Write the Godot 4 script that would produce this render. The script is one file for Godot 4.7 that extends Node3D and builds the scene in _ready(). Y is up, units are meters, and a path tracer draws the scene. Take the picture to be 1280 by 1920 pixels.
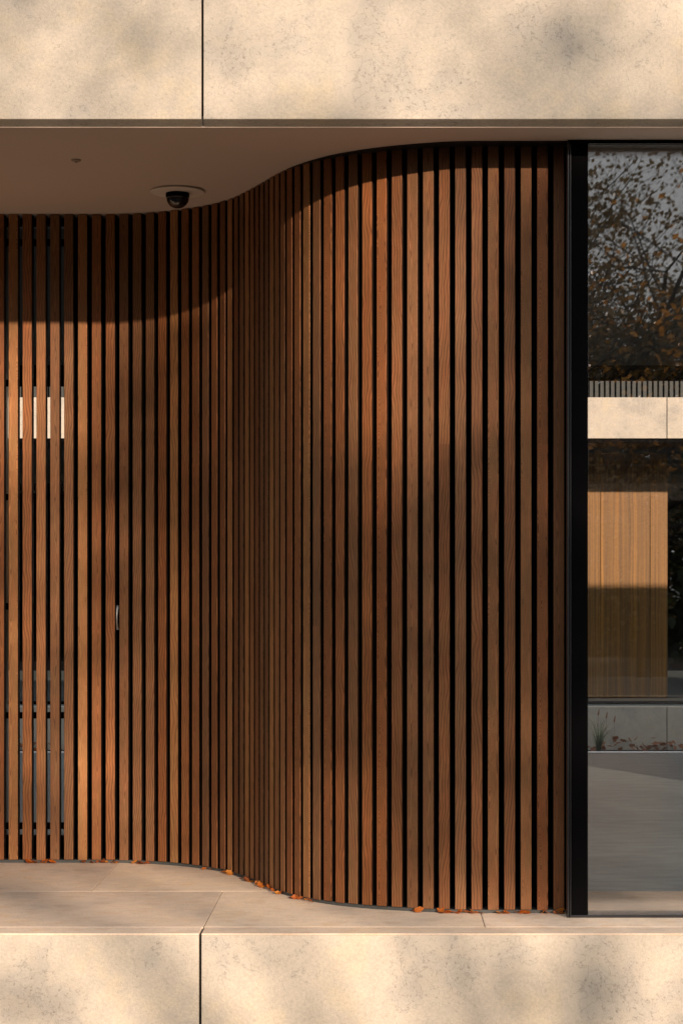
extends Node3D

# Metres; y up. The ledge (terrace) is y = 0, the camera stands at x = 0, z = 0 and looks along -z.
const EYE := 1.211
const F := 3700.0            # focal length in pixels of a 1920 pixel high picture
const CEIL := 2.846          # underside of the soffit
const PITCH := 0.06072
const FACE := 0.040
const SLAT_DEPTH := 0.055
const SLAT_BASE := 0.014
const SLAT_TOP := 2.843
const Z_GLASS := -7.22
const Z_BACK := -14.45
const Z_FAR := -19.92
const GROUND := -0.44
const THETA := [-0.002, 0.232, 0.485, 0.682, 0.903, 1.12, 1.161, 1.188, 1.154, 0.956, 0.76, 0.523, 0.333, 0.226, 0.003]
const N_SLATS := 49
const EXTRA := 14            # slats of the straight run beyond the left edge

var rng := RandomNumberGenerator.new()
var M := {}
var taken := {}
var path_x: PackedFloat64Array
var path_z: PackedFloat64Array
var path_t: PackedFloat64Array
var sun_to := Vector3.ZERO


# ---------------------------------------------------------------- helpers
func numbered(called: String) -> String:
	var n: int = taken.get(called, 0)
	taken[called] = n + 1
	return called if n == 0 else "%s_%03d" % [called, n]

func tag(o: Node, label: String, category: String, group := "") -> void:
	o.set_meta("label", label)
	o.set_meta("category", category)
	if group != "":
		o.set_meta("group", group)

func structure(o: Node, label := "") -> void:
	o.set_meta("kind", "structure")
	if label != "":
		o.set_meta("label", label)

func thing(called: String, at: Vector3, label: String, category: String, group := "") -> Node3D:
	var o := Node3D.new()
	o.name = numbered(called)
	add_child(o)
	o.position = at
	tag(o, label, category, group)
	return o

func mi(called: String, mesh: Mesh, mat: Material, parent: Node, at := Vector3.ZERO) -> MeshInstance3D:
	var o := MeshInstance3D.new()
	o.mesh = mesh
	o.material_override = mat
	o.position = at
	if parent == self:
		o.name = numbered(called)
		add_child(o)
	else:
		o.name = called
		parent.add_child(o, true)
	return o

func tool() -> SurfaceTool:
	var st := SurfaceTool.new()
	st.begin(Mesh.PRIMITIVE_TRIANGLES)
	return st

func tri(st: SurfaceTool, p: Array, n: Array, uv: Array) -> void:
	var flat: Vector3 = (p[1] - p[0]).cross(p[2] - p[0])
	var order := [0, 1, 2] if flat.dot(n[0] + n[1] + n[2]) < 0.0 else [0, 2, 1]
	for k in order:
		st.set_normal(n[k])
		st.set_uv(uv[k])
		st.add_vertex(p[k])

func quad(st: SurfaceTool, a: Vector3, b: Vector3, c: Vector3, d: Vector3, n: Vector3, uv: Array) -> void:
	tri(st, [a, b, c], [n, n, n], [uv[0], uv[1], uv[2]])
	tri(st, [a, c, d], [n, n, n], [uv[0], uv[2], uv[3]])

func plane_uv(p: Vector3, n: Vector3, off: Vector2) -> Vector2:
	var a := n.abs()
	if a.z >= a.x and a.z >= a.y - 0.01:
		return Vector2(p.x, -p.y) + off
	if a.y >= a.x:
		return Vector2(p.x, p.z) + off
	return Vector2(p.z, -p.y) + off

# box with chamfered edges, uv in metres
func cbox(st: SurfaceTool, lo: Vector3, hi: Vector3, c := 0.003, off := Vector2.ZERO) -> void:
	var m := (lo + hi) * 0.5
	var h := (hi - lo) * 0.5
	c = minf(c, minf(h.x, minf(h.y, h.z)) * 0.5)
	var V := func(s: Vector3, axis: int) -> Vector3:
		var r := Vector3(s.x * (h.x - c), s.y * (h.y - c), s.z * (h.z - c))
		r[axis] = s[axis] * h[axis]
		return r + m
	for axis in 3:
		var u := (axis + 1) % 3
		var w := (axis + 2) % 3
		for sg in [-1.0, 1.0]:
			var n := Vector3.ZERO
			n[axis] = sg
			var q := []
			for k in [[-1, -1], [1, -1], [1, 1], [-1, 1]]:
				var s := Vector3.ZERO
				s[axis] = sg
				s[u] = k[0]
				s[w] = k[1]
				q.append(V.call(s, axis))
			quad(st, q[0], q[1], q[2], q[3], n, [plane_uv(q[0], n, off), plane_uv(q[1], n, off), plane_uv(q[2], n, off), plane_uv(q[3], n, off)])
		# the four edges along this axis
		for su in [-1.0, 1.0]:
			for sw in [-1.0, 1.0]:
				var n := Vector3.ZERO
				n[u] = su
				n[w] = sw
				n = n.normalized()
				var a := Vector3.ZERO
				a[u] = su
				a[w] = sw
				var b := a
				a[axis] = -1
				b[axis] = 1
				var q := [V.call(a, u), V.call(b, u), V.call(b, w), V.call(a, w)]
				quad(st, q[0], q[1], q[2], q[3], n, [plane_uv(q[0], n, off), plane_uv(q[1], n, off), plane_uv(q[2], n, off), plane_uv(q[3], n, off)])
	for sx in [-1.0, 1.0]:
		for sy in [-1.0, 1.0]:
			for sz in [-1.0, 1.0]:
				var s := Vector3(sx, sy, sz)
				var n := s.normalized()
				var p := [V.call(s, 0), V.call(s, 1), V.call(s, 2)]
				tri(st, p, [n, n, n], [plane_uv(p[0], n, off), plane_uv(p[1], n, off), plane_uv(p[2], n, off)])

func box_mesh(lo: Vector3, hi: Vector3, c := 0.003, off := Vector2.ZERO) -> ArrayMesh:
	var st := tool()
	cbox(st, lo, hi, c, off)
	return st.commit()

# prism: outline in the (z, y) plane drawn out along x (convex outline)
func prism_x(st: SurfaceTool, outline: Array, x0: float, x1: float, off := Vector2.ZERO) -> void:
	var mid := Vector2.ZERO
	for p in outline:
		mid += p / outline.size()
	for k in outline.size():
		var p: Vector2 = outline[k]
		var q: Vector2 = outline[(k + 1) % outline.size()]
		var e := (q - p).normalized()
		var n := Vector3(0, -e.x, e.y)
		if n.dot(Vector3(0, (p.y + q.y) / 2 - mid.y, (p.x + q.x) / 2 - mid.x)) < 0:
			n = -n
		var v := [Vector3(x0, p.y, p.x), Vector3(x1, p.y, p.x), Vector3(x1, q.y, q.x), Vector3(x0, q.y, q.x)]
		quad(st, v[0], v[1], v[2], v[3], n, [plane_uv(v[0], n, off), plane_uv(v[1], n, off), plane_uv(v[2], n, off), plane_uv(v[3], n, off)])
		for x in [x0, x1]:
			var nx := Vector3(signf(x - (x0 + x1) / 2), 0, 0)
			var t := [Vector3(x, mid.y, mid.x), Vector3(x, p.y, p.x), Vector3(x, q.y, q.x)]
			tri(st, t, [nx, nx, nx], [plane_uv(t[0], nx, off), plane_uv(t[1], nx, off), plane_uv(t[2], nx, off)])

func lathe(st: SurfaceTool, profile: Array, at: Vector3, sides := 40) -> void:   # profile of (radius, y)
	for k in profile.size() - 1:
		var p: Vector2 = profile[k]
		var q: Vector2 = profile[k + 1]
		var e := (q - p).normalized()
		for s in sides:
			var a := TAU * s / sides
			var b := TAU * (s + 1) / sides
			var ra := Vector3(cos(a), 0, sin(a))
			var rb := Vector3(cos(b), 0, sin(b))
			var na := (ra * e.y - Vector3.UP * e.x) * -1.0
			var nb := (rb * e.y - Vector3.UP * e.x) * -1.0
			var v := [at + ra * p.x + Vector3.UP * p.y, at + rb * p.x + Vector3.UP * p.y, at + rb * q.x + Vector3.UP * q.y, at + ra * q.x + Vector3.UP * q.y]
			var z := Vector2.ZERO
			if p.x > 1e-6:
				tri(st, [v[0], v[1], v[2]], [na, nb, nb], [z, z, z])
			if q.x > 1e-6:
				tri(st, [v[0], v[2], v[3]], [na, nb, na], [z, z, z])

func tube(st: SurfaceTool, a: Vector3, b: Vector3, ra: float, rb: float, sides := 6) -> void:
	var d := (b - a)
	if d.length() < 1e-5:
		return
	d = d.normalized()
	var u := d.cross(Vector3.UP if absf(d.y) < 0.9 else Vector3.RIGHT).normalized()
	var w := d.cross(u)
	for s in sides:
		var p := TAU * s / sides
		var q := TAU * (s + 1) / sides
		var np := u * cos(p) + w * sin(p)
		var nq := u * cos(q) + w * sin(q)
		var v := [a + np * ra, a + nq * ra, b + nq * rb, b + np * rb]
		var uv := [Vector2(float(s) / sides, 0), Vector2(float(s + 1) / sides, 0), Vector2(float(s + 1) / sides, 1), Vector2(float(s) / sides, 1)]
		tri(st, [v[0], v[1], v[2]], [np, nq, nq], [uv[0], uv[1], uv[2]])
		tri(st, [v[0], v[2], v[3]], [np, nq, np], [uv[0], uv[2], uv[3]])

func lin(r: float, g: float, b: float) -> Color:
	return Color(r, g, b).linear_to_srgb()

func mat(color: Color, rough := 0.8, metal := 0.0, spec := 0.5) -> StandardMaterial3D:
	var m := StandardMaterial3D.new()
	m.albedo_color = color
	m.roughness = rough
	m.metallic = metal
	m.metallic_specular = spec
	return m

func noise_bytes(seed_value: int, w: int, h: int, freq: float, octaves := 4, stretch := 1) -> PackedByteArray:
	var n := FastNoiseLite.new()
	n.seed = seed_value
	n.frequency = freq
	n.noise_type = FastNoiseLite.TYPE_SIMPLEX_SMOOTH
	n.fractal_octaves = octaves
	var im: Image = n.get_seamless_image(w / stretch, h)
	if im.get_width() != w:
		im.resize(w, h, Image.INTERPOLATE_CUBIC)
	im.convert(Image.FORMAT_L8)
	return im.get_data()

func image_of(data: PackedByteArray, w: int, h: int) -> ImageTexture:
	return ImageTexture.create_from_image(Image.create_from_data(w, h, false, Image.FORMAT_RGB8, data))

func ss(a: float, b: float, x: float) -> float:
	var t := clampf((x - a) / (b - a), 0.0, 1.0)
	return t * t * (3.0 - 2.0 * t)


# ---------------------------------------------------------------- textures
# limestone, two metres a tile: mottle, grey clouds, pits, shell fragments
func stone_textures(seed_value: int, base: Color, streaks: bool) -> Array:
	var S := 1024
	var cloud := noise_bytes(seed_value, S, S, 0.004, 5)
	var mid := noise_bytes(seed_value + 1, S, S, 0.022, 4)
	var fine := noise_bytes(seed_value + 2, S, S, 0.12, 3)
	var grit := noise_bytes(seed_value + 3, S, S, 0.35, 2)
	var vein := noise_bytes(seed_value + 4, S, S, 0.03, 4, 2 if streaks else 1)
	var pit := noise_bytes(seed_value + 5, S, S, 0.09, 3)
	var data := PackedByteArray()
	data.resize(S * S * 3)
	var high := PackedByteArray()
	high.resize(S * S * 3)
	for i in S * S:
		var c := cloud[i] / 255.0 - 0.5
		var m := mid[i] / 255.0 - 0.5
		var f := fine[i] / 255.0 - 0.5
		var g := grit[i] / 255.0 - 0.5
		var v := vein[i] / 255.0
		var p := pit[i] / 255.0
		var k := 1.0 + 0.08 * m + 0.09 * f + 0.11 * g
		var grey := ss(0.06, 0.36, c + 0.45 * m + 0.2 * f)             # grey mineral clouds
		var dark := ss(0.72, 0.86, p) * (0.35 + 0.65 * grey)          # pits and specks
		var line := (1.0 - ss(0.0, 0.035, absf(v - 0.5))) * ss(0.02, 0.3, c + 0.5 * m + 0.1)
		var warm := ss(0.05, 0.5, -c + 0.5 * m)
		var r := base.r * k
		var gg := base.g * k
		var b := base.b * k
		if streaks:
			var s := ss(0.52, 0.86, v + 0.35 * m)
			r *= 1.0 - 0.03 * s
			gg *= 1.0 - 0.055 * s
			b *= 1.0 - 0.085 * s
			dark *= 0.5
			line = 0.0
		r *= (1.0 - 0.08 * grey) * (1.0 - 0.15 * dark) * (1.0 - 0.13 * line)
		gg *= (1.0 - 0.07 * grey) * (1.0 - 0.16 * dark) * (1.0 - 0.13 * line) * (1.0 - 0.012 * warm)
		b *= (1.0 - 0.055 * grey) * (1.0 - 0.17 * dark) * (1.0 - 0.13 * line) * (1.0 - 0.045 * warm)
		data[i * 3] = int(clampf(r, 0, 1) * 255)
		data[i * 3 + 1] = int(clampf(gg, 0, 1) * 255)
		data[i * 3 + 2] = int(clampf(b, 0, 1) * 255)
		var hgt := int(clampf(0.6 + 0.25 * f + 0.35 * g - 0.5 * dark, 0, 1) * 255)
		high[i * 3] = hgt
		high[i * 3 + 1] = hgt
		high[i * 3 + 2] = hgt
	return [image_of(data, S, S), image_of(high, S, S)]

func stone_material(tex: Array, tint := Color.WHITE, rough := 0.82) -> StandardMaterial3D:
	var m := mat(tint, rough, 0.0, 0.4)
	m.albedo_texture = tex[0]
	m.uv1_scale = Vector3(0.5, 0.5, 1)
	m.heightmap_enabled = true
	m.heightmap_texture = tex[1]
	m.heightmap_scale = 0.12
	return m

# oiled ash: one image for one slat face. kind 0 straight grain, 1 cathedral, 2 slanting
func wood_texture(seed_value: int, kind: int) -> ImageTexture:
	var W := 64
	var H := 2048
	var r := RandomNumberGenerator.new()
	r.seed = seed_value
	var n := FastNoiseLite.new()
	n.seed = seed_value
	n.frequency = 0.01
	n.fractal_octaves = 3
	var fine := FastNoiseLite.new()
	fine.seed = seed_value + 7
	fine.frequency = 0.09
	fine.fractal_octaves = 2
	var lines := r.randf_range(2.2, 4.6)
	var slope := r.randf_range(-9.0, 9.0) if kind == 2 else r.randf_range(-1.5, 1.5)
	var rings := r.randf_range(8.0, 16.0) * (1.0 if r.randf() < 0.5 else -1.0)
	var arch := r.randf_range(5.0, 11.0) * signf(rings)
	var middle := r.randf_range(-0.05, 1.05)
	var contrast := r.randf_range(0.18, 0.34) if kind != 0 else r.randf_range(0.12, 0.26)
	var data := PackedByteArray()
	data.resize(W * H * 3)
	for j in H:
		var v := float(j) / H
		var drift := n.get_noise_2d(j * 0.35, 11.0)
		var drift_2 := n.get_noise_2d(j * 0.9, 311.0)
		var tone := 1.0 + 0.13 * n.get_noise_2d(j * 0.22, 900.0)
		for i in W:
			var u := float(i) / W
			var wob := n.get_noise_2d(i * 1.6, j * 0.6 + 5000.0)
			var t: float
			if kind == 1:
				var a := (u - middle - 0.30 * drift) * 2.0
				t = v * rings + a * a * arch + 0.8 * drift_2 + 0.35 * wob
			else:
				t = u * lines + slope * v * 3.0 + 1.6 * drift + 0.35 * drift_2 + 0.45 * wob
			var s := t - floorf(t)
			var late := ss(0.30, 0.88, s) * (1.0 - ss(0.88, 1.0, s))
			var pore := fine.get_noise_2d(i * 7.0, j * 0.20)
			var k := tone * (1.0 - contrast * late) * (1.0 + 0.20 * pore)
			var red := 1.0 + 0.05 * wob
			data[(j * W + i) * 3] = int(clampf(0.56 * k * red, 0, 1) * 255)
			data[(j * W + i) * 3 + 1] = int(clampf(0.386 * pow(k, 1.08), 0, 1) * 255)
			data[(j * W + i) * 3 + 2] = int(clampf(0.246 * pow(k, 1.15), 0, 1) * 255)
	return image_of(data, W, H)


# straight-grained golden panels: streaks along the height
func panel_texture() -> ImageTexture:
	var W := 512
	var H := 512
	var n := FastNoiseLite.new()
	n.seed = 31
	n.frequency = 0.02
	n.fractal_octaves = 4
	var data := PackedByteArray()
	data.resize(W * H * 3)
	for j in H:
		for i in W:
			var warp := 6.0 * n.get_noise_2d(i * 0.3, j * 0.25)
			var k := 1.0 + 0.35 * n.get_noise_2d((i + warp) * 3.0, j * 0.05) + 0.18 * n.get_noise_2d((i + warp) * 11.0, j * 0.12 + 700.0)
			data[(j * W + i) * 3] = int(clampf(0.51 * k, 0, 1) * 255)
			data[(j * W + i) * 3 + 1] = int(clampf(0.355 * k, 0, 1) * 255)
			data[(j * W + i) * 3 + 2] = int(clampf(0.115 * k, 0, 1) * 255)
	return image_of(data, W, H)

func floor_material() -> StandardMaterial3D:
	var n := FastNoiseLite.new()
	n.seed = 15
	n.frequency = 0.02
	n.fractal_octaves = 5
	var t := NoiseTexture2D.new()
	t.width = 512
	t.height = 512
	t.seamless = true
	t.noise = n
	var g := Gradient.new()
	g.set_color(0, lin(0.17, 0.185, 0.19))
	g.set_color(1, lin(0.33, 0.345, 0.34))
	t.color_ramp = g
	var m := mat(Color(0.93, 1.0, 1.0), 0.34)
	m.albedo_texture = t
	m.uv1_scale = Vector3(0.35, 0.9, 1)
	return m

# ---------------------------------------------------------------- the curve of the screen
func trace_path() -> void:
	var th := []
	var first := 6.0
	var step := (N_SLATS - 12.0) / (THETA.size() - 1)
	for k in N_SLATS + 3:
		var f := clampf((k - first) / step, 0.0, THETA.size() - 1.001)
		var lo := int(f)
		th.append(lerpf(THETA[lo], THETA[lo + 1], f - lo))
	var x := -1.64425 - EXTRA * PITCH
	var z := 8.65042
	for k in EXTRA:
		path_x.append(x)
		path_z.append(z)
		path_t.append(0.0)
		x += PITCH
	for k in th.size():
		path_x.append(x)
		path_z.append(z)
		path_t.append(th[k])
		x += cos(th[k]) * PITCH
		z -= sin(th[k]) * PITCH

# a point on the curve of the slat faces: a counts slats, back is metres behind the faces
func on_path(a: float, back: float, y: float) -> Vector3:
	a = clampf(a, 0.0, path_x.size() - 1.001)
	var k := int(a)
	var f := a - k
	var t := lerpf(path_t[k], path_t[k + 1], f)
	var p := Vector3(lerpf(path_x[k], path_x[k + 1], f), y, -lerpf(path_z[k], path_z[k + 1], f))
	return p + Vector3(sin(t), 0, -cos(t)) * back

# a band that follows the curve, between two depths and two heights
func band(from: float, to: float, back_0: float, back_1: float, y0: float, y1: float, steps_per := 2) -> ArrayMesh:
	var st := tool()
	var n := int(ceil((to - from) * steps_per))
	for k in n:
		var a := lerpf(from, to, float(k) / n)
		var b := lerpf(from, to, float(k + 1) / n)
		var q := [on_path(a, back_0, y0), on_path(b, back_0, y0), on_path(b, back_1, y0), on_path(a, back_1, y0)]
		var up := Vector3(0, y1 - y0, 0)
		var front: Vector3 = (q[0] - q[3]).normalized()
		var z := [Vector2(0, 0), Vector2(1, 0), Vector2(1, 1), Vector2(0, 1)]
		quad(st, q[0], q[1], q[1] + up, q[0] + up, front, z)
		quad(st, q[3], q[2], q[2] + up, q[3] + up, -front, z)
		quad(st, q[0] + up, q[1] + up, q[2] + up, q[3] + up, Vector3.UP, z)
		quad(st, q[0], q[1], q[2], q[3], Vector3.DOWN, z)
		if k == 0:
			var e: Vector3 = (q[0] - q[1]).normalized()
			quad(st, q[0], q[3], q[3] + up, q[0] + up, e, z)
		if k == n - 1:
			var e: Vector3 = (q[1] - q[0]).normalized()
			quad(st, q[1], q[2], q[2] + up, q[1] + up, e, z)
	return st.commit()


# ---------------------------------------------------------------- main
func _ready() -> void:
	rng.seed = 20241
	set_up_view()
	trace_path()
	set_up_materials()
	build_setting()
	build_fascia_and_plinth()
	build_screen()
	build_windows()
	build_room()
	build_far_wing()
	build_ceiling_fittings()
	build_fallen_leaves()
	build_grass()
	build_trees()

func set_up_view() -> void:
	var cam := Camera3D.new()
	cam.name = "camera"
	cam.projection = Camera3D.PROJECTION_FRUSTUM
	cam.keep_aspect = Camera3D.KEEP_HEIGHT
	cam.near = 0.1
	cam.far = 400.0
	cam.size = 1920.0 / F * cam.near
	cam.frustum_offset = Vector2((640.0 - 720.0) / F, (1100.0 - 960.0) / F) * cam.near
	cam.position = Vector3(0, EYE, 0)
	add_child(cam)
	cam.current = true

	var e := Environment.new()
	e.background_mode = Environment.BG_SKY
	var sm := ProceduralSkyMaterial.new()
	sm.sky_top_color = Color(0.88, 0.90, 0.93)
	sm.sky_horizon_color = Color(0.98, 0.97, 0.95)
	sm.sky_curve = 0.2
	sm.ground_bottom_color = Color(0.06, 0.055, 0.05)
	sm.ground_horizon_color = Color(0.10, 0.095, 0.08)
	sm.sky_energy_multiplier = 0.92
	sm.sun_angle_max = 1.0
	var sky := Sky.new()
	sky.sky_material = sm
	e.sky = sky
	e.background_energy_multiplier = 1.0
	e.tonemap_mode = Environment.TONE_MAPPER_LINEAR
	e.tonemap_exposure = 1.38
	e.sdfgi_enabled = true
	e.ssao_enabled = true
	e.ssil_enabled = true
	var we := WorldEnvironment.new()
	we.name = "environment"
	we.environment = e
	add_child(we)

	var az := deg_to_rad(24.0)                 # the sun stands behind the camera, to the right
	var el := atan(0.2955 * cos(az))
	sun_to = Vector3(sin(az) * cos(el), sin(el), cos(az) * cos(el))
	var sun := DirectionalLight3D.new()
	sun.name = "sun"
	sun.light_energy = 1.6
	sun.light_color = Color(1.0, 0.89, 0.80)
	sun.light_angular_distance = 0.65
	sun.shadow_enabled = true
	add_child(sun)
	sun.look_at_from_position(Vector3.ZERO, -sun_to, Vector3.UP)

func set_up_materials() -> void:
	var s1 := stone_textures(11, Color(0.735, 0.705, 0.645), false)
	var s2 := stone_textures(83, Color(0.885, 0.825, 0.75), true)
	M.stone = stone_material(s1)
	M.stone_pale = stone_material(s1, Color(1.0, 1.0, 1.0), 0.8)
	M.paving = [stone_material(s2, Color(1, 0.98, 0.96), 0.6), stone_material(s2, Color(0.94, 0.92, 0.90), 0.6), stone_material(s2, Color(0.98, 0.96, 0.93), 0.6)]
	M.plaster = mat(lin(0.72, 0.61, 0.52), 0.9)
	M.black = mat(lin(0.003, 0.003, 0.0034), 0.6, 0.0, 0.1)
	M.slot_black = mat(lin(0.02, 0.02, 0.022), 0.35, 0.0)
	M.wall_black = mat(lin(0.005, 0.005, 0.0055), 0.9, 0.0, 0.1)
	M.frame = mat(lin(0.015, 0.015, 0.017), 0.3)
	M.channel = mat(lin(0.06, 0.065, 0.062), 0.7)
	M.steel = mat(lin(0.66, 0.63, 0.57), 0.38, 0.8)
	M.white = mat(lin(0.75, 0.74, 0.71), 0.5)
	M.dark_roof = mat(lin(0.05, 0.05, 0.05), 0.8)
	M.floor_grey = floor_material()
	M.room_wall = mat(lin(0.10, 0.10, 0.095), 0.9)
	M.darkened_room_ceiling = mat(lin(0.10, 0.095, 0.09), 0.9)  # dimness of the room is put into this darker colour
	M.baton = mat(lin(0.045, 0.05, 0.045), 0.7)
	M.ground = ground_material()
	M.bark = mat(lin(0.045, 0.036, 0.028), 0.95)
	M.glass = mat(Color(1, 1, 1, 0.0), 0.0)
	M.glass.transparency = BaseMaterial3D.TRANSPARENCY_ALPHA
	M.leaf_green = leaf_mat(lin(0.035, 0.05, 0.018))
	M.leaf_gold = leaf_mat(lin(0.40, 0.19, 0.03))
	M.leaf_dull = leaf_mat(lin(0.10, 0.07, 0.025))
	M.leaf_rust = leaf_mat(lin(0.22, 0.085, 0.03))
	M.grass = leaf_mat(lin(0.10, 0.13, 0.06))
	M.fallen = [leaf_mat(lin(0.50, 0.14, 0.015)), leaf_mat(lin(0.36, 0.09, 0.012)), leaf_mat(lin(0.55, 0.22, 0.03)), leaf_mat(lin(0.20, 0.06, 0.015))]
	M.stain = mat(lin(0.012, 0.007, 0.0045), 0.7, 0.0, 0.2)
	M.wood = []
	var tints := [Color(1, 1, 1), Color(0.90, 0.87, 0.87), Color(1.0, 0.95, 0.91), Color(1.13, 1.15, 1.12), Color(0.90, 0.92, 0.96), Color(0.97, 0.90, 0.85)]
	for k in 13:
		var t := wood_texture(100 + k * 17, [1, 0, 1, 2, 0, 1, 0, 2, 1, 0, 1, 0, 1][k])
		for j in 3:
			var m := mat(tints[(k * 2 + j * 3 + k / 3) % tints.size()], 0.55, 0.0, 0.3)
			m.albedo_texture = t
			M.wood.append(m)
	var pm := mat(Color.WHITE, 0.5)
	pm.albedo_texture = panel_texture()
	pm.uv1_scale = Vector3(0.8, 0.36, 1)
	M.panel_wood = pm

func leaf_mat(c: Color) -> StandardMaterial3D:
	var m := mat(c, 0.6)
	m.cull_mode = BaseMaterial3D.CULL_DISABLED
	m.backlight_enabled = true
	m.backlight = c
	return m

func ground_material() -> StandardMaterial3D:
	var n := FastNoiseLite.new()
	n.seed = 5
	n.frequency = 0.05
	n.fractal_octaves = 5
	var t := NoiseTexture2D.new()
	t.width = 512
	t.height = 512
	t.seamless = true
	t.noise = n
	var g := Gradient.new()
	g.set_color(0, lin(0.024, 0.022, 0.02))
	g.set_color(1, lin(0.05, 0.046, 0.042))
	t.color_ramp = g
	var m := mat(Color.WHITE, 1.0, 0.0, 0.0)
	m.albedo_texture = t
	m.uv1_scale = Vector3(0.7, 0.7, 1)
	return m


# ---------------------------------------------------------------- setting
func build_setting() -> void:
	var st := tool()
	quad(st, Vector3(-150, GROUND, -150), Vector3(150, GROUND, -150), Vector3(150, GROUND, 150), Vector3(-150, GROUND, 150), Vector3.UP,
		[Vector2(-150, -150), Vector2(150, -150), Vector2(150, 150), Vector2(-150, 150)])
	structure(mi("ground", st.commit(), M.ground, self))

	# ledge in front of the screen: slabs a metre wide, hairline joints
	var terrace := Node3D.new()
	terrace.name = "terrace"
	add_child(terrace)
	structure(terrace)
	mi("bedding", box_mesh(Vector3(-8.6, -0.30, -9.2), Vector3(7.2, -0.035, -7.028), 0.002), M.channel, terrace)
	var rows := [[-7.0245, -7.846, -8.642], [-7.849, -9.05, -8.164]]
	var n := 0
	for row in rows:
		for k in 16:
			var x0: float = row[2] + k
			if row == rows[1] and x0 > -0.3:
				continue
			var off := Vector2(rng.randf() * 2.0, rng.randf() * 2.0)
			mi("paving_slab", box_mesh(Vector3(x0 + 0.0015, -0.034, row[1]), Vector3(x0 + 0.9985, 0.0, row[0]), 0.0012, off), M.paving[n % 3], terrace)
			n += 1

	# the soffit, its curved run ends inside the screen
	var soffit := mi("ceiling", box_mesh(Vector3(-8.6, CEIL, -9.0), Vector3(7.2, CEIL + 0.04, -7.026), 0.001), M.plaster, self)
	structure(soffit)

	var roof := mi("roof", box_mesh(Vector3(-8.6, CEIL + 0.042, Z_BACK), Vector3(7.2, 3.28, -7.08), 0.004), M.dark_roof, self)
	structure(roof)

	# black wall behind the slats, with a narrow opening
	var wall := Node3D.new()
	wall.name = "wall"
	add_child(wall)
	structure(wall)
	var a_open := (-1.386 - path_x[0]) / PITCH
	mi("wall_panel", band(a_open, EXTRA + N_SLATS + 0.3, 0.098, 0.20, 0.0, CEIL - 0.001), M.wall_black, wall)
	mi("wall_panel", box_mesh(Vector3(-8.6, 0.0, -8.85), Vector3(-1.691, CEIL - 0.001, -8.748), 0.001), M.wall_black, wall)
	mi("wall_panel", box_mesh(Vector3(-1.690, 0.0, -8.85), Vector3(-1.387, 0.095, -8.749), 0.001), M.wall_black, wall)
	mi("wall_panel", box_mesh(Vector3(-1.690, 2.824, -8.85), Vector3(-1.387, CEIL - 0.001, -8.749), 0.001), M.wall_black, wall)


func build_fascia_and_plinth() -> void:
	var fascia := thing("stone_fascia", Vector3(0, 2.871, -6.979), "beige limestone fascia of long panels above the slatted screen", "fascia")
	var plinth := thing("stone_plinth", Vector3(0, GROUND, -6.89), "beige limestone plinth of long blocks below the slatted screen", "plinth")
	for k in 8:
		var x0 := -8.642 + 2.0 * k + 0.0045
		var x1 := x0 + 1.991
		var st := tool()
		# the underside falls a little towards the back
		var o := [Vector2(-6.979, 2.866), Vector2(-6.979, 3.35), Vector2(-7.025, 3.35), Vector2(-7.025, 2.848), Vector2(-6.982, 2.864)]
		for i in o.size():
			o[i] -= Vector2(-6.979, 2.871)
		prism_x(st, o, x0, x1, Vector2(0.37 + k * 0.71, 0.23 + 0.61 * k))
		mi("fascia_panel", st.commit(), M.stone, fascia)
		mi("plinth_block", box_mesh(Vector3(x0, 0.0, -0.131), Vector3(x1, -GROUND - 0.007, 0.0), 0.0015, Vector2(1.1 + k * 0.83, 0.9 + k * 0.47)), M.stone, plinth)
		mi("coping_slab", box_mesh(Vector3(x0, -GROUND - 0.007, -0.131), Vector3(x1, -GROUND, 0.0), 0.0025, Vector2(0.3 + k * 0.83, 0.7 + k * 0.47)), M.paving[k % 3], plinth)
	mi("core", box_mesh(Vector3(-8.5, 0.0, -0.4), Vector3(7.2, -GROUND - 0.04, -0.136), 0.002), M.black, plinth)
	mi("core", box_mesh(Vector3(-8.5, -0.005, -0.10), Vector3(7.2, 0.46, -0.048), 0.002), M.black, fascia)


# ---------------------------------------------------------------- slat screen
func slat_mesh(flip: bool, part: float) -> ArrayMesh:
	var st := tool()
	var c := 0.002
	var w := FACE / 2
	var d := 0.0035
	var h := SLAT_TOP - SLAT_BASE
	# outline seen from above, x along the curve, y = z towards the front
	slat_sides(st, [Vector2(-w, -d), Vector2(-w, -c), Vector2(-w + c * 0.3, -c * 0.3), Vector2(-w + c, 0), Vector2(w - c, 0), Vector2(w - c * 0.3, -c * 0.3), Vector2(w, -c), Vector2(w, -d)], h, flip, part)
	return st.commit()

func batten_mesh() -> ArrayMesh:
	var st := tool()
	var w := FACE / 2 - 0.0002
	slat_sides(st, [Vector2(-w, -0.0036), Vector2(w, -0.0036), Vector2(w, -SLAT_DEPTH), Vector2(-w, -SLAT_DEPTH)], SLAT_TOP - SLAT_BASE - 0.0004, false, 0.0)
	return st.commit()

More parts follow.
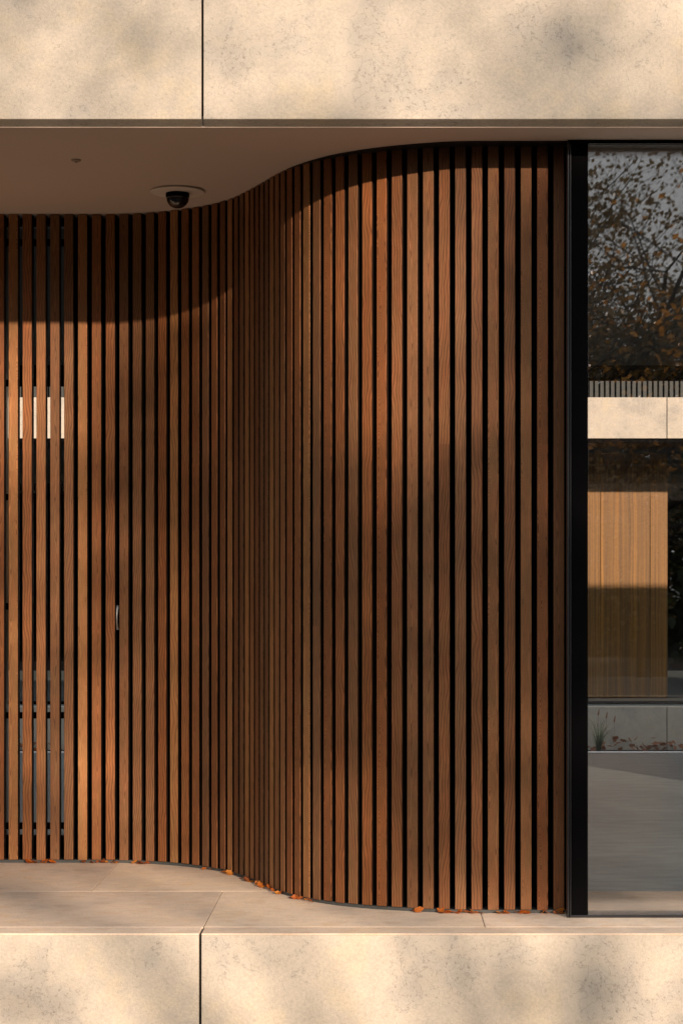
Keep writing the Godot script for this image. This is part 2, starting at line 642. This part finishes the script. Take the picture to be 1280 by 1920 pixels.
func slat_sides(st: SurfaceTool, o: Array, h: float, flip: bool, part: float) -> void:
	var mid := Vector2.ZERO
	for p in o:
		mid += p / o.size()
	for k in o.size():
		var p: Vector2 = o[k]
		var q: Vector2 = o[(k + 1) % o.size()]
		var e := (q - p).normalized()
		var n := Vector3(e.y, 0, -e.x)
		if n.dot(Vector3((p.x + q.x) / 2 - mid.x, 0, (p.y + q.y) / 2 - mid.y)) < 0:
			n = -n
		var ua := p.x / FACE + 0.5
		var ub := q.x / FACE + 0.5
		if flip:
			ua = 1.0 - ua
			ub = 1.0 - ub
		quad(st, Vector3(p.x, 0, p.y), Vector3(q.x, 0, q.y), Vector3(q.x, h, q.y), Vector3(p.x, h, p.y), n, [Vector2(ua, part + 1.0), Vector2(ub, part + 1.0), Vector2(ub, part), Vector2(ua, part)])
	for y in [0.0, h]:
		var n := Vector3.UP if y > 0 else Vector3.DOWN
		for k in range(1, o.size() - 1):
			tri(st, [Vector3(o[0].x, y, o[0].y), Vector3(o[k].x, y, o[k].y), Vector3(o[k + 1].x, y, o[k + 1].y)], [n, n, n], [Vector2(0.5, 0.5), Vector2(0.52, 0.5), Vector2(0.5, 0.52)])

func build_screen() -> void:
	var base := on_path(EXTRA + 24, 0.0, 0.0)
	var screen := thing("slat_screen", base, "curved screen of upright oiled wooden slats bending in an S between ledge and soffit", "slat screen")
	var meshes := [slat_mesh(false, 0.0), slat_mesh(true, 0.0), slat_mesh(false, 0.37), slat_mesh(true, 0.61)]
	var batten := batten_mesh()
	for k in EXTRA + N_SLATS:
		var t: float = path_t[k]
		var p := Vector3(path_x[k], 0, -path_z[k]) + Vector3(cos(t), 0, sin(t)) * (FACE / 2)
		var o := mi("slat", meshes[rng.randi() % 4], M.wood[rng.randi() % M.wood.size()], screen)
		o.position = p - base + Vector3(0, SLAT_BASE + rng.randf_range(-0.0012, 0.0012), 0)
		o.rotation.y = -t + rng.randf_range(-0.012, 0.012)
		mi("batten", batten, M.stain, o, Vector3(0, 0.0002, 0))
	var last := EXTRA + N_SLATS - 0.3
	for y in [0.155, 0.643, 1.124, 1.607, 2.11, 2.73]:
		mi("rail", band(0.0, last, SLAT_DEPTH + 0.001, SLAT_DEPTH + 0.026, y - 0.014, y + 0.014), M.black, screen, -base)
	mi("base_channel", band(0.0, last, 0.006, 0.085, 0.0005, SLAT_BASE - 0.002, 3), M.channel, screen, -base)
	# flat strip painted black for a shaded soffit slot, growing wider towards the window
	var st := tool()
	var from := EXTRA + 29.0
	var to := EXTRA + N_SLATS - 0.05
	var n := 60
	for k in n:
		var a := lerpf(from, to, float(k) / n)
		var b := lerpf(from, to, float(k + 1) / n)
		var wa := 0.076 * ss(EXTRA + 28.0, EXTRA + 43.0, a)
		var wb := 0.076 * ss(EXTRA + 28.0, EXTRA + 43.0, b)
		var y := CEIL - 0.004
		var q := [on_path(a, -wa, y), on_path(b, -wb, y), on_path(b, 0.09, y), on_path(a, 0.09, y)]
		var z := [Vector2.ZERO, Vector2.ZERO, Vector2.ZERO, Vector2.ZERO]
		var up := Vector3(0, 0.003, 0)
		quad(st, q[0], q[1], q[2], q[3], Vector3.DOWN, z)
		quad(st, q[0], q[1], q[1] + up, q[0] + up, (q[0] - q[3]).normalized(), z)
	mi("dark_slot_strip", st.commit(), M.slot_black, screen, -base)

	# pull handle of the door hidden in the screen, seen between two slats
	var hs := tool()
	var at := Vector3(-1.1745, 1.075, -8.690)
	for k in 10:                                # a slim bowed blade
		var a := lerpf(-1.0, 1.0, k / 10.0)
		var b := lerpf(-1.0, 1.0, (k + 1) / 10.0)
		var ca := at + Vector3(-0.003 * (1.0 - a * a), a * 0.052, 0.010 * (1.0 - a * a))
		var cb := at + Vector3(-0.003 * (1.0 - b * b), b * 0.052, 0.010 * (1.0 - b * b))
		var hw := Vector3(0.0065, 0, 0)
		var dp := Vector3(0, 0, -0.008)
		var z := [Vector2.ZERO, Vector2.ZERO, Vector2.ZERO, Vector2.ZERO]
		var fn := (cb - ca).cross(hw).normalized()
		fn = fn if fn.z > 0 else -fn
		quad(hs, ca - hw, ca + hw, cb + hw, cb - hw, fn, z)
		quad(hs, ca - hw + dp, ca + hw + dp, cb + hw + dp, cb - hw + dp, -fn, z)
		for sg in [-1.0, 1.0]:
			quad(hs, ca + hw * sg, ca + hw * sg + dp, cb + hw * sg + dp, cb + hw * sg, Vector3(sg, 0, 0), z)
	for sg in [-1.0, 1.0]:
		cbox(hs, at + Vector3(-0.0065, sg * 0.052 - 0.003, -0.075), at + Vector3(0.0065, sg * 0.052 + 0.003, 0.001), 0.0008)
	var hd := mi("door_handle", hs.commit(), M.steel, screen, -base)
	hd.set_meta("label", "small steel pull handle set between two slats")


# ---------------------------------------------------------------- near windows
func build_windows() -> void:
	var x0 := 0.669
	var x1 := 4.2
	var w := thing("glass_window", Vector3(x0, 0, Z_GLASS), "full-height window with black edge mirroring autumn trees beside the slatted screen", "window")
	var W := x1 - x0
	var H := CEIL - 0.001
	mi("edge_bead", box_mesh(Vector3(0.0, 0.0, -0.05), Vector3(0.0065, H, 0.004), 0.0012), M.frame, w)
	mi("edge_bead", box_mesh(Vector3(0.009, 0.009, -0.05), Vector3(0.0145, H - 0.009, 0.002), 0.0012), M.frame, w)
	mi("frame_stile", box_mesh(Vector3(0.0152, 0.0096, -0.16), Vector3(0.0755, H - 0.0125, -0.004), 0.002), M.black, w)
	mi("frame_stile", box_mesh(Vector3(W - 0.08, 0.0096, -0.16), Vector3(W, H - 0.0125, -0.004), 0.002), M.black, w)
	mi("frame_head", box_mesh(Vector3(0.0076, H - 0.012, -0.10), Vector3(W - 0.0005, H - 0.0005, 0.003), 0.001), M.black, w)
	mi("frame_sill", box_mesh(Vector3(0.0076, 0.0, -0.10), Vector3(W - 0.0005, 0.0095, 0.003), 0.0015), M.frame, w)
	mi("pane", box_mesh(Vector3(0.0765, 0.010, -0.008), Vector3(W - 0.081, H - 0.0125, 0.0), 0.0005), M.glass, w)
	mi("pane", box_mesh(Vector3(0.0765, 0.010, -0.034), Vector3(W - 0.081, H - 0.0125, -0.026), 0.0005), M.glass, w)

	mi("pane", box_mesh(Vector3(0.0765, 0.010, -0.060), Vector3(W - 0.081, H - 0.0125, -0.052), 0.0005), M.glass, w)

	var s := thing("narrow_window", Vector3(-1.5385, 0.095, -8.80), "narrow window behind the gaps of the straight run of slats", "window")
	mi("pane", box_mesh(Vector3(-0.140, 0.012, -0.008), Vector3(0.139, 2.717, 0.0), 0.0005), M.glass, s)
	for sx in [[-0.151, -0.1405], [0.1395, 0.150]]:
		mi("frame_stile", box_mesh(Vector3(sx[0], 0.001, -0.03), Vector3(sx[1], 2.728, 0.02), 0.001), M.frame, s)
	for sy in [[0.001, 0.0115], [2.7175, 2.728]]:
		mi("frame_rail", box_mesh(Vector3(-0.140, sy[0], -0.03), Vector3(0.139, sy[1], 0.02), 0.001), M.frame, s)


func build_room() -> void:
	var f := mi("room_floor", box_mesh(Vector3(-8.5, -0.30, Z_BACK + 0.06), Vector3(7.1, -0.003, -7.20), 0.001), M.floor_grey, self)
	structure(f, "polished grey floor behind the window")
	var c := mi("darkened_room_ceiling", box_mesh(Vector3(0.69, CEIL - 0.02, Z_BACK), Vector3(7.1, CEIL - 0.004, -7.34), 0.001), M.darkened_room_ceiling, self)  # separate dark sheet, painted for the dim interior
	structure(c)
	var c2 := mi("darkened_room_ceiling", box_mesh(Vector3(-8.5, CEIL - 0.02, Z_BACK), Vector3(0.685, CEIL - 0.004, -8.87), 0.001), M.darkened_room_ceiling, self)
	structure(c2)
	for x in [[-8.6, -8.5], [7.1, 7.2]]:
		structure(mi("room_wall", box_mesh(Vector3(x[0], -0.3, Z_BACK), Vector3(x[1], CEIL - 0.001, -8.86 if x[0] < 0 else -7.2), 0.002), M.room_wall, self))
	structure(mi("room_wall", box_mesh(Vector3(4.205, -0.3, -7.36), Vector3(7.09, CEIL - 0.001, -7.2), 0.002), M.room_wall, self))
	# glazed garden side of the room
	var g := thing("garden_window", Vector3(0, 0, Z_BACK + 0.03), "wide glazed garden front with pale sill at the far side of the room", "window")
	mi("sill", box_mesh(Vector3(-8.5, -0.25, -0.10), Vector3(7.1, 0.0, 0.028), 0.004), M.white, g)
	mi("head_beam", box_mesh(Vector3(-8.5, CEIL - 0.13, -0.03), Vector3(7.1, CEIL - 0.021, 0.029), 0.003), M.black, g)
	for x in [-8.45, -4.45, -1.9, 3.4, 7.05]:
		mi("mullion", box_mesh(Vector3(x - 0.03, 0.001, -0.04), Vector3(x + 0.03, CEIL - 0.131, 0.02), 0.003), M.black, g)
	for s in [[-8.42, -4.48], [-4.42, -1.93], [-1.87, 3.37], [3.43, 7.02]]:
		mi("pane", box_mesh(Vector3(s[0] + 0.001, 0.002, -0.008), Vector3(s[1] - 0.001, CEIL - 0.132, 0.0), 0.0005), M.glass, g)


func build_far_wing() -> void:
	var b := thing("garden_wing", Vector3(0, GROUND, Z_FAR), "low stone garden wing across the courtyard with batons above its fascia", "building")
	var up := -GROUND
	var left := -7.15
	for k in 8:
		var x0 := left + 2.0 * k + 0.004
		var x1 := x0 + 1.992
		mi("fascia_panel", box_mesh(Vector3(x0, up + 2.708, -0.05), Vector3(x1, up + 3.122, 0.0), 0.003, Vector2(0.5 + 0.77 * k, 0.3 + k * 0.53)), M.stone_pale, b)
		mi("plinth_block", box_mesh(Vector3(x0, 0.0, -0.13), Vector3(x1, up, 0.0), 0.004, Vector2(0.2 + 0.57 * k, 0.8 + k * 0.31)), M.stone_pale, b)
	mi("core", box_mesh(Vector3(left, up + 2.70, -9.0), Vector3(left + 16, up + 3.10, -0.055), 0.003), M.dark_roof, b)
	mi("fascia_trim", box_mesh(Vector3(left, up + 2.666, -0.07), Vector3(left + 16, up + 2.699, -0.02), 0.002), M.black, b)
	mi("floor_slab", box_mesh(Vector3(left, 0.0, -9.0), Vector3(left + 16, up - 0.004, -0.134), 0.002), M.floor_grey, b)
	var bm := box_mesh(Vector3(-0.018, up + 3.124, -0.26), Vector3(0.018, up + 3.42, -0.22), 0.002)
	for k in 262:
		mi("baton", bm, M.baton, b, Vector3(left + 0.05 + k * 0.0545, 0, 0))
	mi("baton_backing", box_mesh(Vector3(left, up + 3.102, -0.32), Vector3(left + 16, up + 3.42, -0.28), 0.002), M.black, b)
	mi("coping", box_mesh(Vector3(left, up + 3.422, -0.36), Vector3(left + 16, up + 3.45, -0.20), 0.003), M.baton, b)
	# window front and what stands behind it
	mi("pane", box_mesh(Vector3(left + 0.1, up + 0.03, -0.46), Vector3(left + 15.9, up + 2.66, -0.45), 0.0005), M.glass, b)
	mi("window_sill", box_mesh(Vector3(left, up - 0.003, -0.48), Vector3(left + 16, up + 0.028, -0.43), 0.002), M.black, b)
	var edges := [0.72, 1.26, 1.80, 2.342, 2.88, 3.07]
	var pz := -1.48
	for k in edges.size() - 1:
		var st := tool()
		cbox(st, Vector3(edges[k] + 0.002, up + 0.01, pz - 0.03), Vector3(edges[k + 1] - 0.002, up + 2.66, pz), 0.002, Vector2(0.3 * k, 0.0))
		mi("wood_panel", st.commit(), M.panel_wood, b)
	mi("back_wall", box_mesh(Vector3(left, up, -8.6), Vector3(left + 16, up + 2.699, -8.5), 0.002), M.wall_black, b)
	for x in [left, left + 15.9]:
		mi("end_wall", box_mesh(Vector3(x, up, -8.49), Vector3(x + 0.1, up + 2.665, -0.49), 0.002), M.wall_black, b)


# ---------------------------------------------------------------- small things
func build_ceiling_fittings() -> void:
	var at := Vector3(-0.851, CEIL, -8.14)
	var c := thing("dome_camera", at, "black dome security camera on a round pale plate under the soffit", "camera")
	var st := tool()
	lathe(st, [Vector2(0.0, -0.012), Vector2(0.106, -0.012), Vector2(0.112, -0.009), Vector2(0.112, -0.0065), Vector2(0.104, -0.006), Vector2(0.104, -0.0005)], Vector3.ZERO, 56)
	mi("mounting_plate", st.commit(), mat(lin(0.86, 0.79, 0.70), 0.5), c)
	st = tool()
	lathe(st, [Vector2(0.0485, -0.0125), Vector2(0.0485, -0.028), Vector2(0.045, -0.030), Vector2(0.0, -0.030)], Vector3.ZERO, 48)
	mi("housing", st.commit(), M.black, c)
	st = tool()
	var prof := []
	for k in 13:
		var a := PI / 2 * k / 12.0
		prof.append(Vector2(cos(a) * 0.0465, -0.0305 - sin(a) * 0.044))
	lathe(st, prof, Vector3.ZERO, 48)
	var dm := mat(lin(0.008, 0.008, 0.01), 0.06, 0.0, 0.7)
	mi("dome", st.commit(), dm, c)
	var s := thing("ceiling_sensor", Vector3(-1.178, CEIL, -7.556), "small pale round sensor cap on the soffit", "sensor")
	st = tool()
	lathe(st, [Vector2(0.0, -0.009), Vector2(0.012, -0.008), Vector2(0.0185, -0.004), Vector2(0.019, -0.0005)], Vector3.ZERO, 32)
	mi("cap", st.commit(), mat(lin(0.42, 0.34, 0.28), 0.6), s)
	st = tool()
	lathe(st, [Vector2(0.0, -0.0105), Vector2(0.005, -0.0100), Vector2(0.0055, -0.009)], Vector3.ZERO, 16)
	mi("lens", st.commit(), M.black, s)

func leaf_mesh(seed_value: int) -> ArrayMesh:
	var r := RandomNumberGenerator.new()
	r.seed = seed_value
	var st := tool()
	var n := 18
	var rim := []
	var bend := r.randf_range(0.35, 0.75)
	var twist := r.randf_range(-0.5, 0.5)
	for k in n:
		var a := TAU * k / n
		var lobe := 1.0 - 0.26 * absf(sin(a * 2.5)) * (0.6 + 0.4 * r.randf())
		var p := Vector2(cos(a) * 0.5, sin(a) * 0.36) * lobe
		rim.append(Vector3(p.x, bend * p.y * p.y * 1.6 + twist * p.x * p.y + 0.35 * p.x * p.x + r.randf_range(-0.02, 0.03), p.y))
	for k in n:
		var a: Vector3 = rim[k]
		var b: Vector3 = rim[(k + 1) % n]
		var m := Vector3.ZERO
		var fl := (b - m).cross(a - m).normalized()
		if fl.y < 0:
			fl = -fl
		tri(st, [m, a, b], [fl, fl, fl], [Vector2.ZERO, Vector2.ZERO, Vector2.ZERO])
	tube(st, Vector3(0.45, 0.07, 0), Vector3(0.72, 0.10, 0.03), 0.012, 0.008, 4)
	return st.commit()

func build_fallen_leaves() -> void:
	var kinds := [leaf_mesh(1), leaf_mesh(2), leaf_mesh(3), leaf_mesh(4), leaf_mesh(5)]
	# photograph columns where leaves stick out under the slats
	var spots := [58, 66, 80, 90, 96, 172, 184, 193, 200, 215, 222, 255, 266, 275, 387, 424, 434, 459, 470, 485, 490, 500, 514, 526, 552, 559, 576, 787, 824, 830, 853, 862, 872, 884, 892, 934, 946, 968, 978, 988, 1018, 1042, 1050]
	var near := []
	for x in spots:
		near.append(x)
		near.append(x + rng.randf_range(-14, 14))
	for x in near:
		# where this column meets the foot of the screen
		var best := 0.0
		var err := 1e9
		for k in 1240:
			var a := EXTRA * 0.5 + k * 0.05
			if a > EXTRA + N_SLATS:
				break
			var p := on_path(a, 0.0, 0.0)
			var d := absf(720.0 + F * p.x / -p.z - x)
			if d < err:
				err = d
				best = a
		var p := on_path(best, rng.randf_range(-0.016, 0.0), 0.0)
		var o := MeshInstance3D.new()
		o.mesh = kinds[rng.randi() % kinds.size()]
		var hue: int = rng.randi() % 4
		o.material_override = M.fallen[hue]
		o.name = numbered("fallen_leaf")
		add_child(o)
		var s := rng.randf_range(0.022, 0.042)
		o.scale = Vector3.ONE * s
		o.rotation = Vector3(rng.randf_range(-0.9, 0.9), rng.randf() * TAU, rng.randf_range(-0.4, 0.4))
		var low := 1e9
		var bb := o.mesh.get_aabb()
		for c in 8:
			low = minf(low, (o.basis * bb.get_endpoint(c)).y)
		o.position = Vector3(p.x, -low * 0.75, p.z)
		tag(o, "curled %s fallen leaf caught under the foot of the slatted screen" % ["bright orange", "rust orange", "golden", "dark brown"][hue], "leaf", "%s fallen leaves under the screen" % ["bright orange", "rust orange", "golden", "dark brown"][hue])
	# litter along the foot of the garden wing
	var st := tool()
	for k in 420:
		var x := rng.randf_range(-4.5, 5.0)
		var p := Vector3(x, GROUND + 0.01 + 0.05 * absf(rng.randfn()) * (0.7 + 0.5 * sin(x * 3.0)), Z_FAR + 0.04 + absf(rng.randfn()) * 0.12)
		var b := Basis.from_euler(Vector3(rng.randf_range(-0.9, 0.9), rng.randf() * TAU, rng.randf_range(-0.9, 0.9))) * Basis().scaled(Vector3.ONE * rng.randf_range(0.05, 0.10))
		st.append_from(kinds[k % kinds.size()], 0, Transform3D(b, p))
	var litter := mi("leaf_litter", st.commit(), M.leaf_rust, self)
	litter.set_meta("kind", "stuff")
	tag(litter, "drift of rust brown leaves along the plinth across the courtyard", "leaf litter")

func build_grass() -> void:
	var at := Vector3(2.13, GROUND, Z_FAR + 0.30)
	var t := thing("grass_tuft", at, "tuft of arching ornamental grass at the plinth across the courtyard", "grass")
	var st := tool()
	var heads := tool()
	for k in 70:
		var a := rng.randf() * TAU
		var reach := rng.randf_range(0.05, 0.28)
		var tall := rng.randf_range(0.16, 0.38)
		var out := Vector3(cos(a), 0, sin(a))
		var side := Vector3(-sin(a), 0, cos(a)) * 0.004
		var prev := out * 0.02
		for s in 6:
			var f := (s + 1) / 6.0
			var p := out * (0.02 + reach * f * f) + Vector3.UP * tall * (f * 1.6 - 0.65 * f * f)
			var w0 := side * (1.0 - (f - 1.0 / 6.0) * 0.8)
			var w1 := side * (1.0 - f * 0.8)
			quad(st, prev - w0, prev + w0, p + w1, p - w1, (out * -0.4 + Vector3.UP).normalized(), [Vector2.ZERO, Vector2.ZERO, Vector2.ZERO, Vector2.ZERO])
			prev = p
		if k % 14 == 0:
			tube(heads, prev + Vector3(0, -0.05, 0), prev + Vector3(0.0, 0.10, 0), 0.0015, 0.0015, 4)
			tube(heads, prev + Vector3(0, 0.09, 0), prev + Vector3(0.01, 0.15, 0), 0.010, 0.004, 6)
	mi("blades", st.commit(), M.grass, t)
	mi("seed_heads", heads.commit(), M.leaf_rust, t)


# ---------------------------------------------------------------- trees on the street side, behind the camera
class Leaves:
	var v := PackedVector3Array()
	var n := PackedVector3Array()
	var idx := PackedInt32Array()
	func add(p: Vector3, b: Basis, l: float, w: float) -> void:
		var k := v.size()
		var x := b.x * l * 0.5
		var y := b.z * w * 0.5
		var lift := b.y * l * 0.12
		v.append_array([p - x, p - y + lift, p + x, p + y + lift])
		n.append_array([b.y, b.y, b.y, b.y])
		idx.append_array([k, k + 1, k + 2, k, k + 2, k + 3])
	func mesh() -> ArrayMesh:
		var a := []
		a.resize(Mesh.ARRAY_MAX)
		a[Mesh.ARRAY_VERTEX] = v
		a[Mesh.ARRAY_NORMAL] = n
		a[Mesh.ARRAY_INDEX] = idx
		var m := ArrayMesh.new()
		m.add_surface_from_arrays(Mesh.PRIMITIVE_TRIANGLES, a)
		return m

func any_basis() -> Basis:
	return Basis.from_euler(Vector3(rng.randf_range(-1.2, 1.2), rng.randf() * TAU, rng.randf_range(-1.2, 1.2)))

func grow(st: SurfaceTool, tips: Array, a: Vector3, dir: Vector3, length: float, radius: float, level: int) -> void:
	var p := a
	var d := dir
	var segs := 4
	for k in segs:
		d = (d + Vector3(rng.randfn(), rng.randfn() * 0.6 + 0.15, rng.randfn()) * 0.10).normalized()
		var q := p + d * length / segs
		var r0 := radius * (1.0 - 0.5 * k / segs)
		var r1 := radius * (1.0 - 0.5 * (k + 1) / segs)
		tube(st, p, q, r0, r1, 7 if level < 2 else 4)
		if level < 4 and k > 0:
			for j in (2 if level < 3 else 1):
				var side := Vector3(rng.randfn(), rng.randfn() * 0.4, rng.randfn()).normalized()
				grow(st, tips, q, (d * 0.75 + side * 0.85).normalized(), length * rng.randf_range(0.45, 0.66), r1 * 0.55, level + 1)
		p = q
	if level >= 2:
		tips.append(p)

# how much leaf stands between the sun and a place on the front, read from the photograph's dapples (x, y in its pixels)
func leaf_cover(x: float, y: float) -> float:
	var c := 0.16 if y < 230 or y > 1740 else 1.45
	for g in [[270, 100, 110, 110, 0.55], [860, 120, 140, 120, 0.45], [1120, 60, 110, 80, 0.35], [560, 120, 120, 90, -0.3],
			[20, 1880, 80, 110, 0.4], [1080, 1840, 100, 120, 0.5], [380, 1830, 250, 90, -0.3], [1260, 1860, 60, 90, -0.3],
			[300, 1705, 500, 45, -2.2], [900, 1738, 300, 25, -2.0],
			[175, 770, 40, 190, 1.3], [55, 720, 75, 170, -2.0], [60, 1180, 90, 150, 0.3], [200, 1450, 90, 140, -1.2],
			[725, 520, 130, 230, -3.2], [740, 960, 150, 100, 0.1], [1000, 500, 80, 260, 1.3], [990, 1000, 130, 340, 0.8], [330, 1300, 110, 200, 0.2],
			[590, 1540, 90, 150, -1.6], [770, 1280, 150, 150, 0.4], [980, 1600, 120, 100, 0.3], [275, 800, 60, 200, 0.6], [930, 1450, 150, 90, 0.3]]:
		var u: float = (x - g[0]) / g[2]
		var v: float = (y - g[1]) / g[3]
		c += g[4] * exp(-(u * u + v * v) * 0.5)
	return c

func build_trees() -> void:
	var wall_z := func(x: float, y: float) -> float:
		if y < 230 or y > 1740:
			return 6.95
		var z := path_z[path_z.size() - 1]
		for k in path_x.size() - 1:
			var x1 := 720.0 + F * path_x[k + 1] / path_z[k + 1]
			if x < x1:
				var x0 := 720.0 + F * path_x[k] / path_z[k]
				z = lerpf(path_z[k], path_z[k + 1], clampf((x - x0) / (x1 - x0), 0.0, 1.0))
				break
		return minf(z, EYE * F / (y - 1100.0)) if y > 1500 else z
	var n := FastNoiseLite.new()
	n.seed = 77
	n.frequency = 0.004
	n.fractal_octaves = 4

	# the broad tree whose crown dapples the front
	var foot := Vector3(9.3, GROUND, 12.6)
	var shade := thing("shade_tree", foot, "broad autumn tree across the forecourt whose crown dapples the facade", "tree")
	var lv := Leaves.new()
	var anchors := []
	var tries := 0
	while tries < 110000:
		tries += 1
		var x := rng.randf_range(-1500, 2800)
		var y := rng.randf_range(-1500, 2300)
		var inside := x > -60 and x < 1340 and y > -60 and y < 1980
		var nn := n.get_noise_2d(x, y)
		var c: float
		if inside:
			c = leaf_cover(x, y) + (0.15 if y < 230 or y > 1740 else 0.3) * nn
		else:
			var rim := Vector2((x - 640) / 2150.0, (y - 400) / 1900.0).length()
			c = (0.55 + 2.4 * nn) * (1.0 - ss(0.75, 1.0, rim))
		if rng.randf() * 3.4 > c:
			continue
		var z: float = wall_z.call(x, y)
		var p := Vector3((x - 720) / F * z, EYE + (1100 - y) / F * z, -z)
		var far := 21.5 + 2.4 * n.get_noise_2d(x * 0.7 + 4000, y * 0.7) * 2.0 + rng.randfn() * 0.5
		if y > 230 and y < 1740 and inside and p.y > 2.86 - 0.2955 * (z - 7.025):
			continue                            # already in the shade of the fascia
		p += sun_to * far
		lv.add(p - foot, any_basis(), rng.randf_range(0.07, 0.12), rng.randf_range(0.05, 0.08))
		if anchors.size() < 160 and rng.randf() < 0.006:
			anchors.append(p - foot)
	mi("crown", lv.mesh(), M.leaf_gold, shade)
	var st := tool()
	var fork := Vector3(0.1, 4.2, 0.0)
	tube(st, Vector3(0, -0.1, 0), Vector3(0.05, 1.2, 0), 0.30, 0.23, 12)
	tube(st, Vector3(0.05, 1.2, 0), fork, 0.23, 0.19, 12)
	var limbs := []
	for k in 9:
		var a: Vector3 = anchors[(k * 17) % anchors.size()]
		var q: Vector3 = fork.lerp(a, 0.55) + Vector3(0, 0.3, 0)
		tube(st, fork, q, 0.045, 0.02, 8)
		limbs.append(q)
	for a in anchors:
		var q: Vector3 = limbs[0]
		for l in limbs:
			if l.distance_to(a) < q.distance_to(a):
				q = l
		var m: Vector3 = q.lerp(a, 0.5) + Vector3(rng.randfn(), rng.randfn(), rng.randfn()) * 0.15
		tube(st, q, m, 0.012, 0.008, 5)
		tube(st, m, a, 0.008, 0.003, 5)
	mi("trunk", st.commit(), M.bark, shade)

	# trees mirrored in the window
	var k := 0
	for s in [[2.6, 13.0, 6.4, 3], [3.6, 15.5, 6.8, 4], [3.4, 19.0, 8.4, 9], [1.6, 14.5, 6.6, 6], [1.4, 18.0, 8.0, 12], [5.0, 21.5, 9.0, 15], [3.2, 22.5, 9.0, 17], [5.0, 24.0, 9.6, 18]]:
		rng.seed = 400 + s[3]
		var t := thing("autumn_tree", Vector3(s[0], GROUND, s[1]), ["slender autumn tree with golden leaves mirrored in the tall window", "dark forked autumn tree mirrored in the tall window", "tall bare-limbed tree mirrored behind the golden ones", "leaning autumn tree beyond the mirrored golden trees", "thin autumn tree beside the mirrored golden trees", "tall dull tree before the evergreen hedge", "dull tree before the hedge with spreading crown", "tallest dull tree before the evergreen hedge"][k], "tree", "autumn trees of the forecourt")
		var bt := tool()
		var tips := []
		grow(bt, tips, Vector3(0, -0.1, 0), Vector3(rng.randf_range(-0.1, 0.1), 1, rng.randf_range(-0.1, 0.1)).normalized(), s[2] * 0.62, 0.22, 0)
		mi("trunk", bt.commit(), M.bark, t)
		var g := Leaves.new()
		for tip in tips:
			for j in 8:
				if rng.randf() < (0.12 if k % 2 == 0 else 0.6):
					g.add(tip + Vector3(rng.randfn(), rng.randfn(), rng.randfn()) * 0.12, any_basis(), rng.randf_range(0.08, 0.14) * (1.2 if k % 2 == 0 else 0.8), rng.randf_range(0.06, 0.10))
		mi("crown", g.mesh(), M.leaf_gold if k % 2 == 0 else M.leaf_dull, t)
		k += 1

	# unseen evergreens added on both flanks to block low sky light
	rng.seed = 61
	var ev := thing("sky_blocking_evergreen", Vector3(-13.5, GROUND, 4.0), "unseen dense evergreen added on the flank of the forecourt to block sky light", "tree", "added evergreens beside the forecourt")
	var el := Leaves.new()
	for i in 16000:
		var h := pow(rng.randf(), 0.8)
		var rad := 3.0 * pow(sin(PI * clampf(h * 0.86 + 0.12, 0, 1)), 0.7) * (0.55 + 0.5 * rng.randf())
		var a := rng.randf() * TAU
		rad *= 1.0 + 0.18 * sin(a * 5.0 + h * 9.0)
		el.add(Vector3(cos(a) * rad, 0.4 + h * 10.0, sin(a) * rad), any_basis(), rng.randf_range(0.25, 0.5), rng.randf_range(0.16, 0.3))
	mi("crown", el.mesh(), M.leaf_green, ev)
	var es := tool()
	tube(es, Vector3(0, -0.1, 0), Vector3(0.1, 9.6, 0), 0.24, 0.04, 9)
	mi("trunk", es.commit(), M.bark, ev)
	for q in [[-15.0, 9.5, 1.1], [-16.5, 15.5, 1.1], [-13.0, -1.5, 0.9], [17.0, 3.0, 0.85], [19.5, 8.5, 0.9], [22.5, 14.5, 1.0], [14.0, -2.0, 0.75]]:
		var o := ev.duplicate()
		o.name = numbered("sky_blocking_evergreen")
		add_child(o)
		o.position = Vector3(q[0], GROUND, q[1])
		o.scale = Vector3.ONE * q[2]
		o.rotation.y = q[0] * 1.7

	# tall evergreen hedge closing the forecourt
	rng.seed = 99
	var hedge := thing("evergreen_hedge", Vector3(0, GROUND, 27.0), "tall dark evergreen hedge closing the forecourt", "hedge")
	var hl := Leaves.new()
	for i in 70000:
		var x := rng.randf_range(-26, 26)
		var top := 6.8 + 0.5 * sin(x * 1.3) + 0.35 * sin(x * 3.1 + 1.0)
		var y := rng.randf() * top
		hl.add(Vector3(x, y, rng.randfn() * 0.5), any_basis(), rng.randf_range(0.20, 0.42), rng.randf_range(0.14, 0.26))
	for i in 9000:
		hl.add(Vector3(rng.randf_range(-26, 26), rng.randf() * 5.9, rng.randfn() * 0.25), any_basis(), rng.randf_range(0.5, 0.8), rng.randf_range(0.35, 0.55))
	mi("foliage", hl.mesh(), M.leaf_green, hedge)
	var stems := tool()
	for i in 26:
		var x := -25.0 + i * 2.0
		tube(stems, Vector3(x, -0.1, 0), Vector3(x + rng.randf_range(-0.2, 0.2), 5.6, 0), 0.09, 0.03, 6)
	mi("stems", stems.commit(), M.bark, hedge)
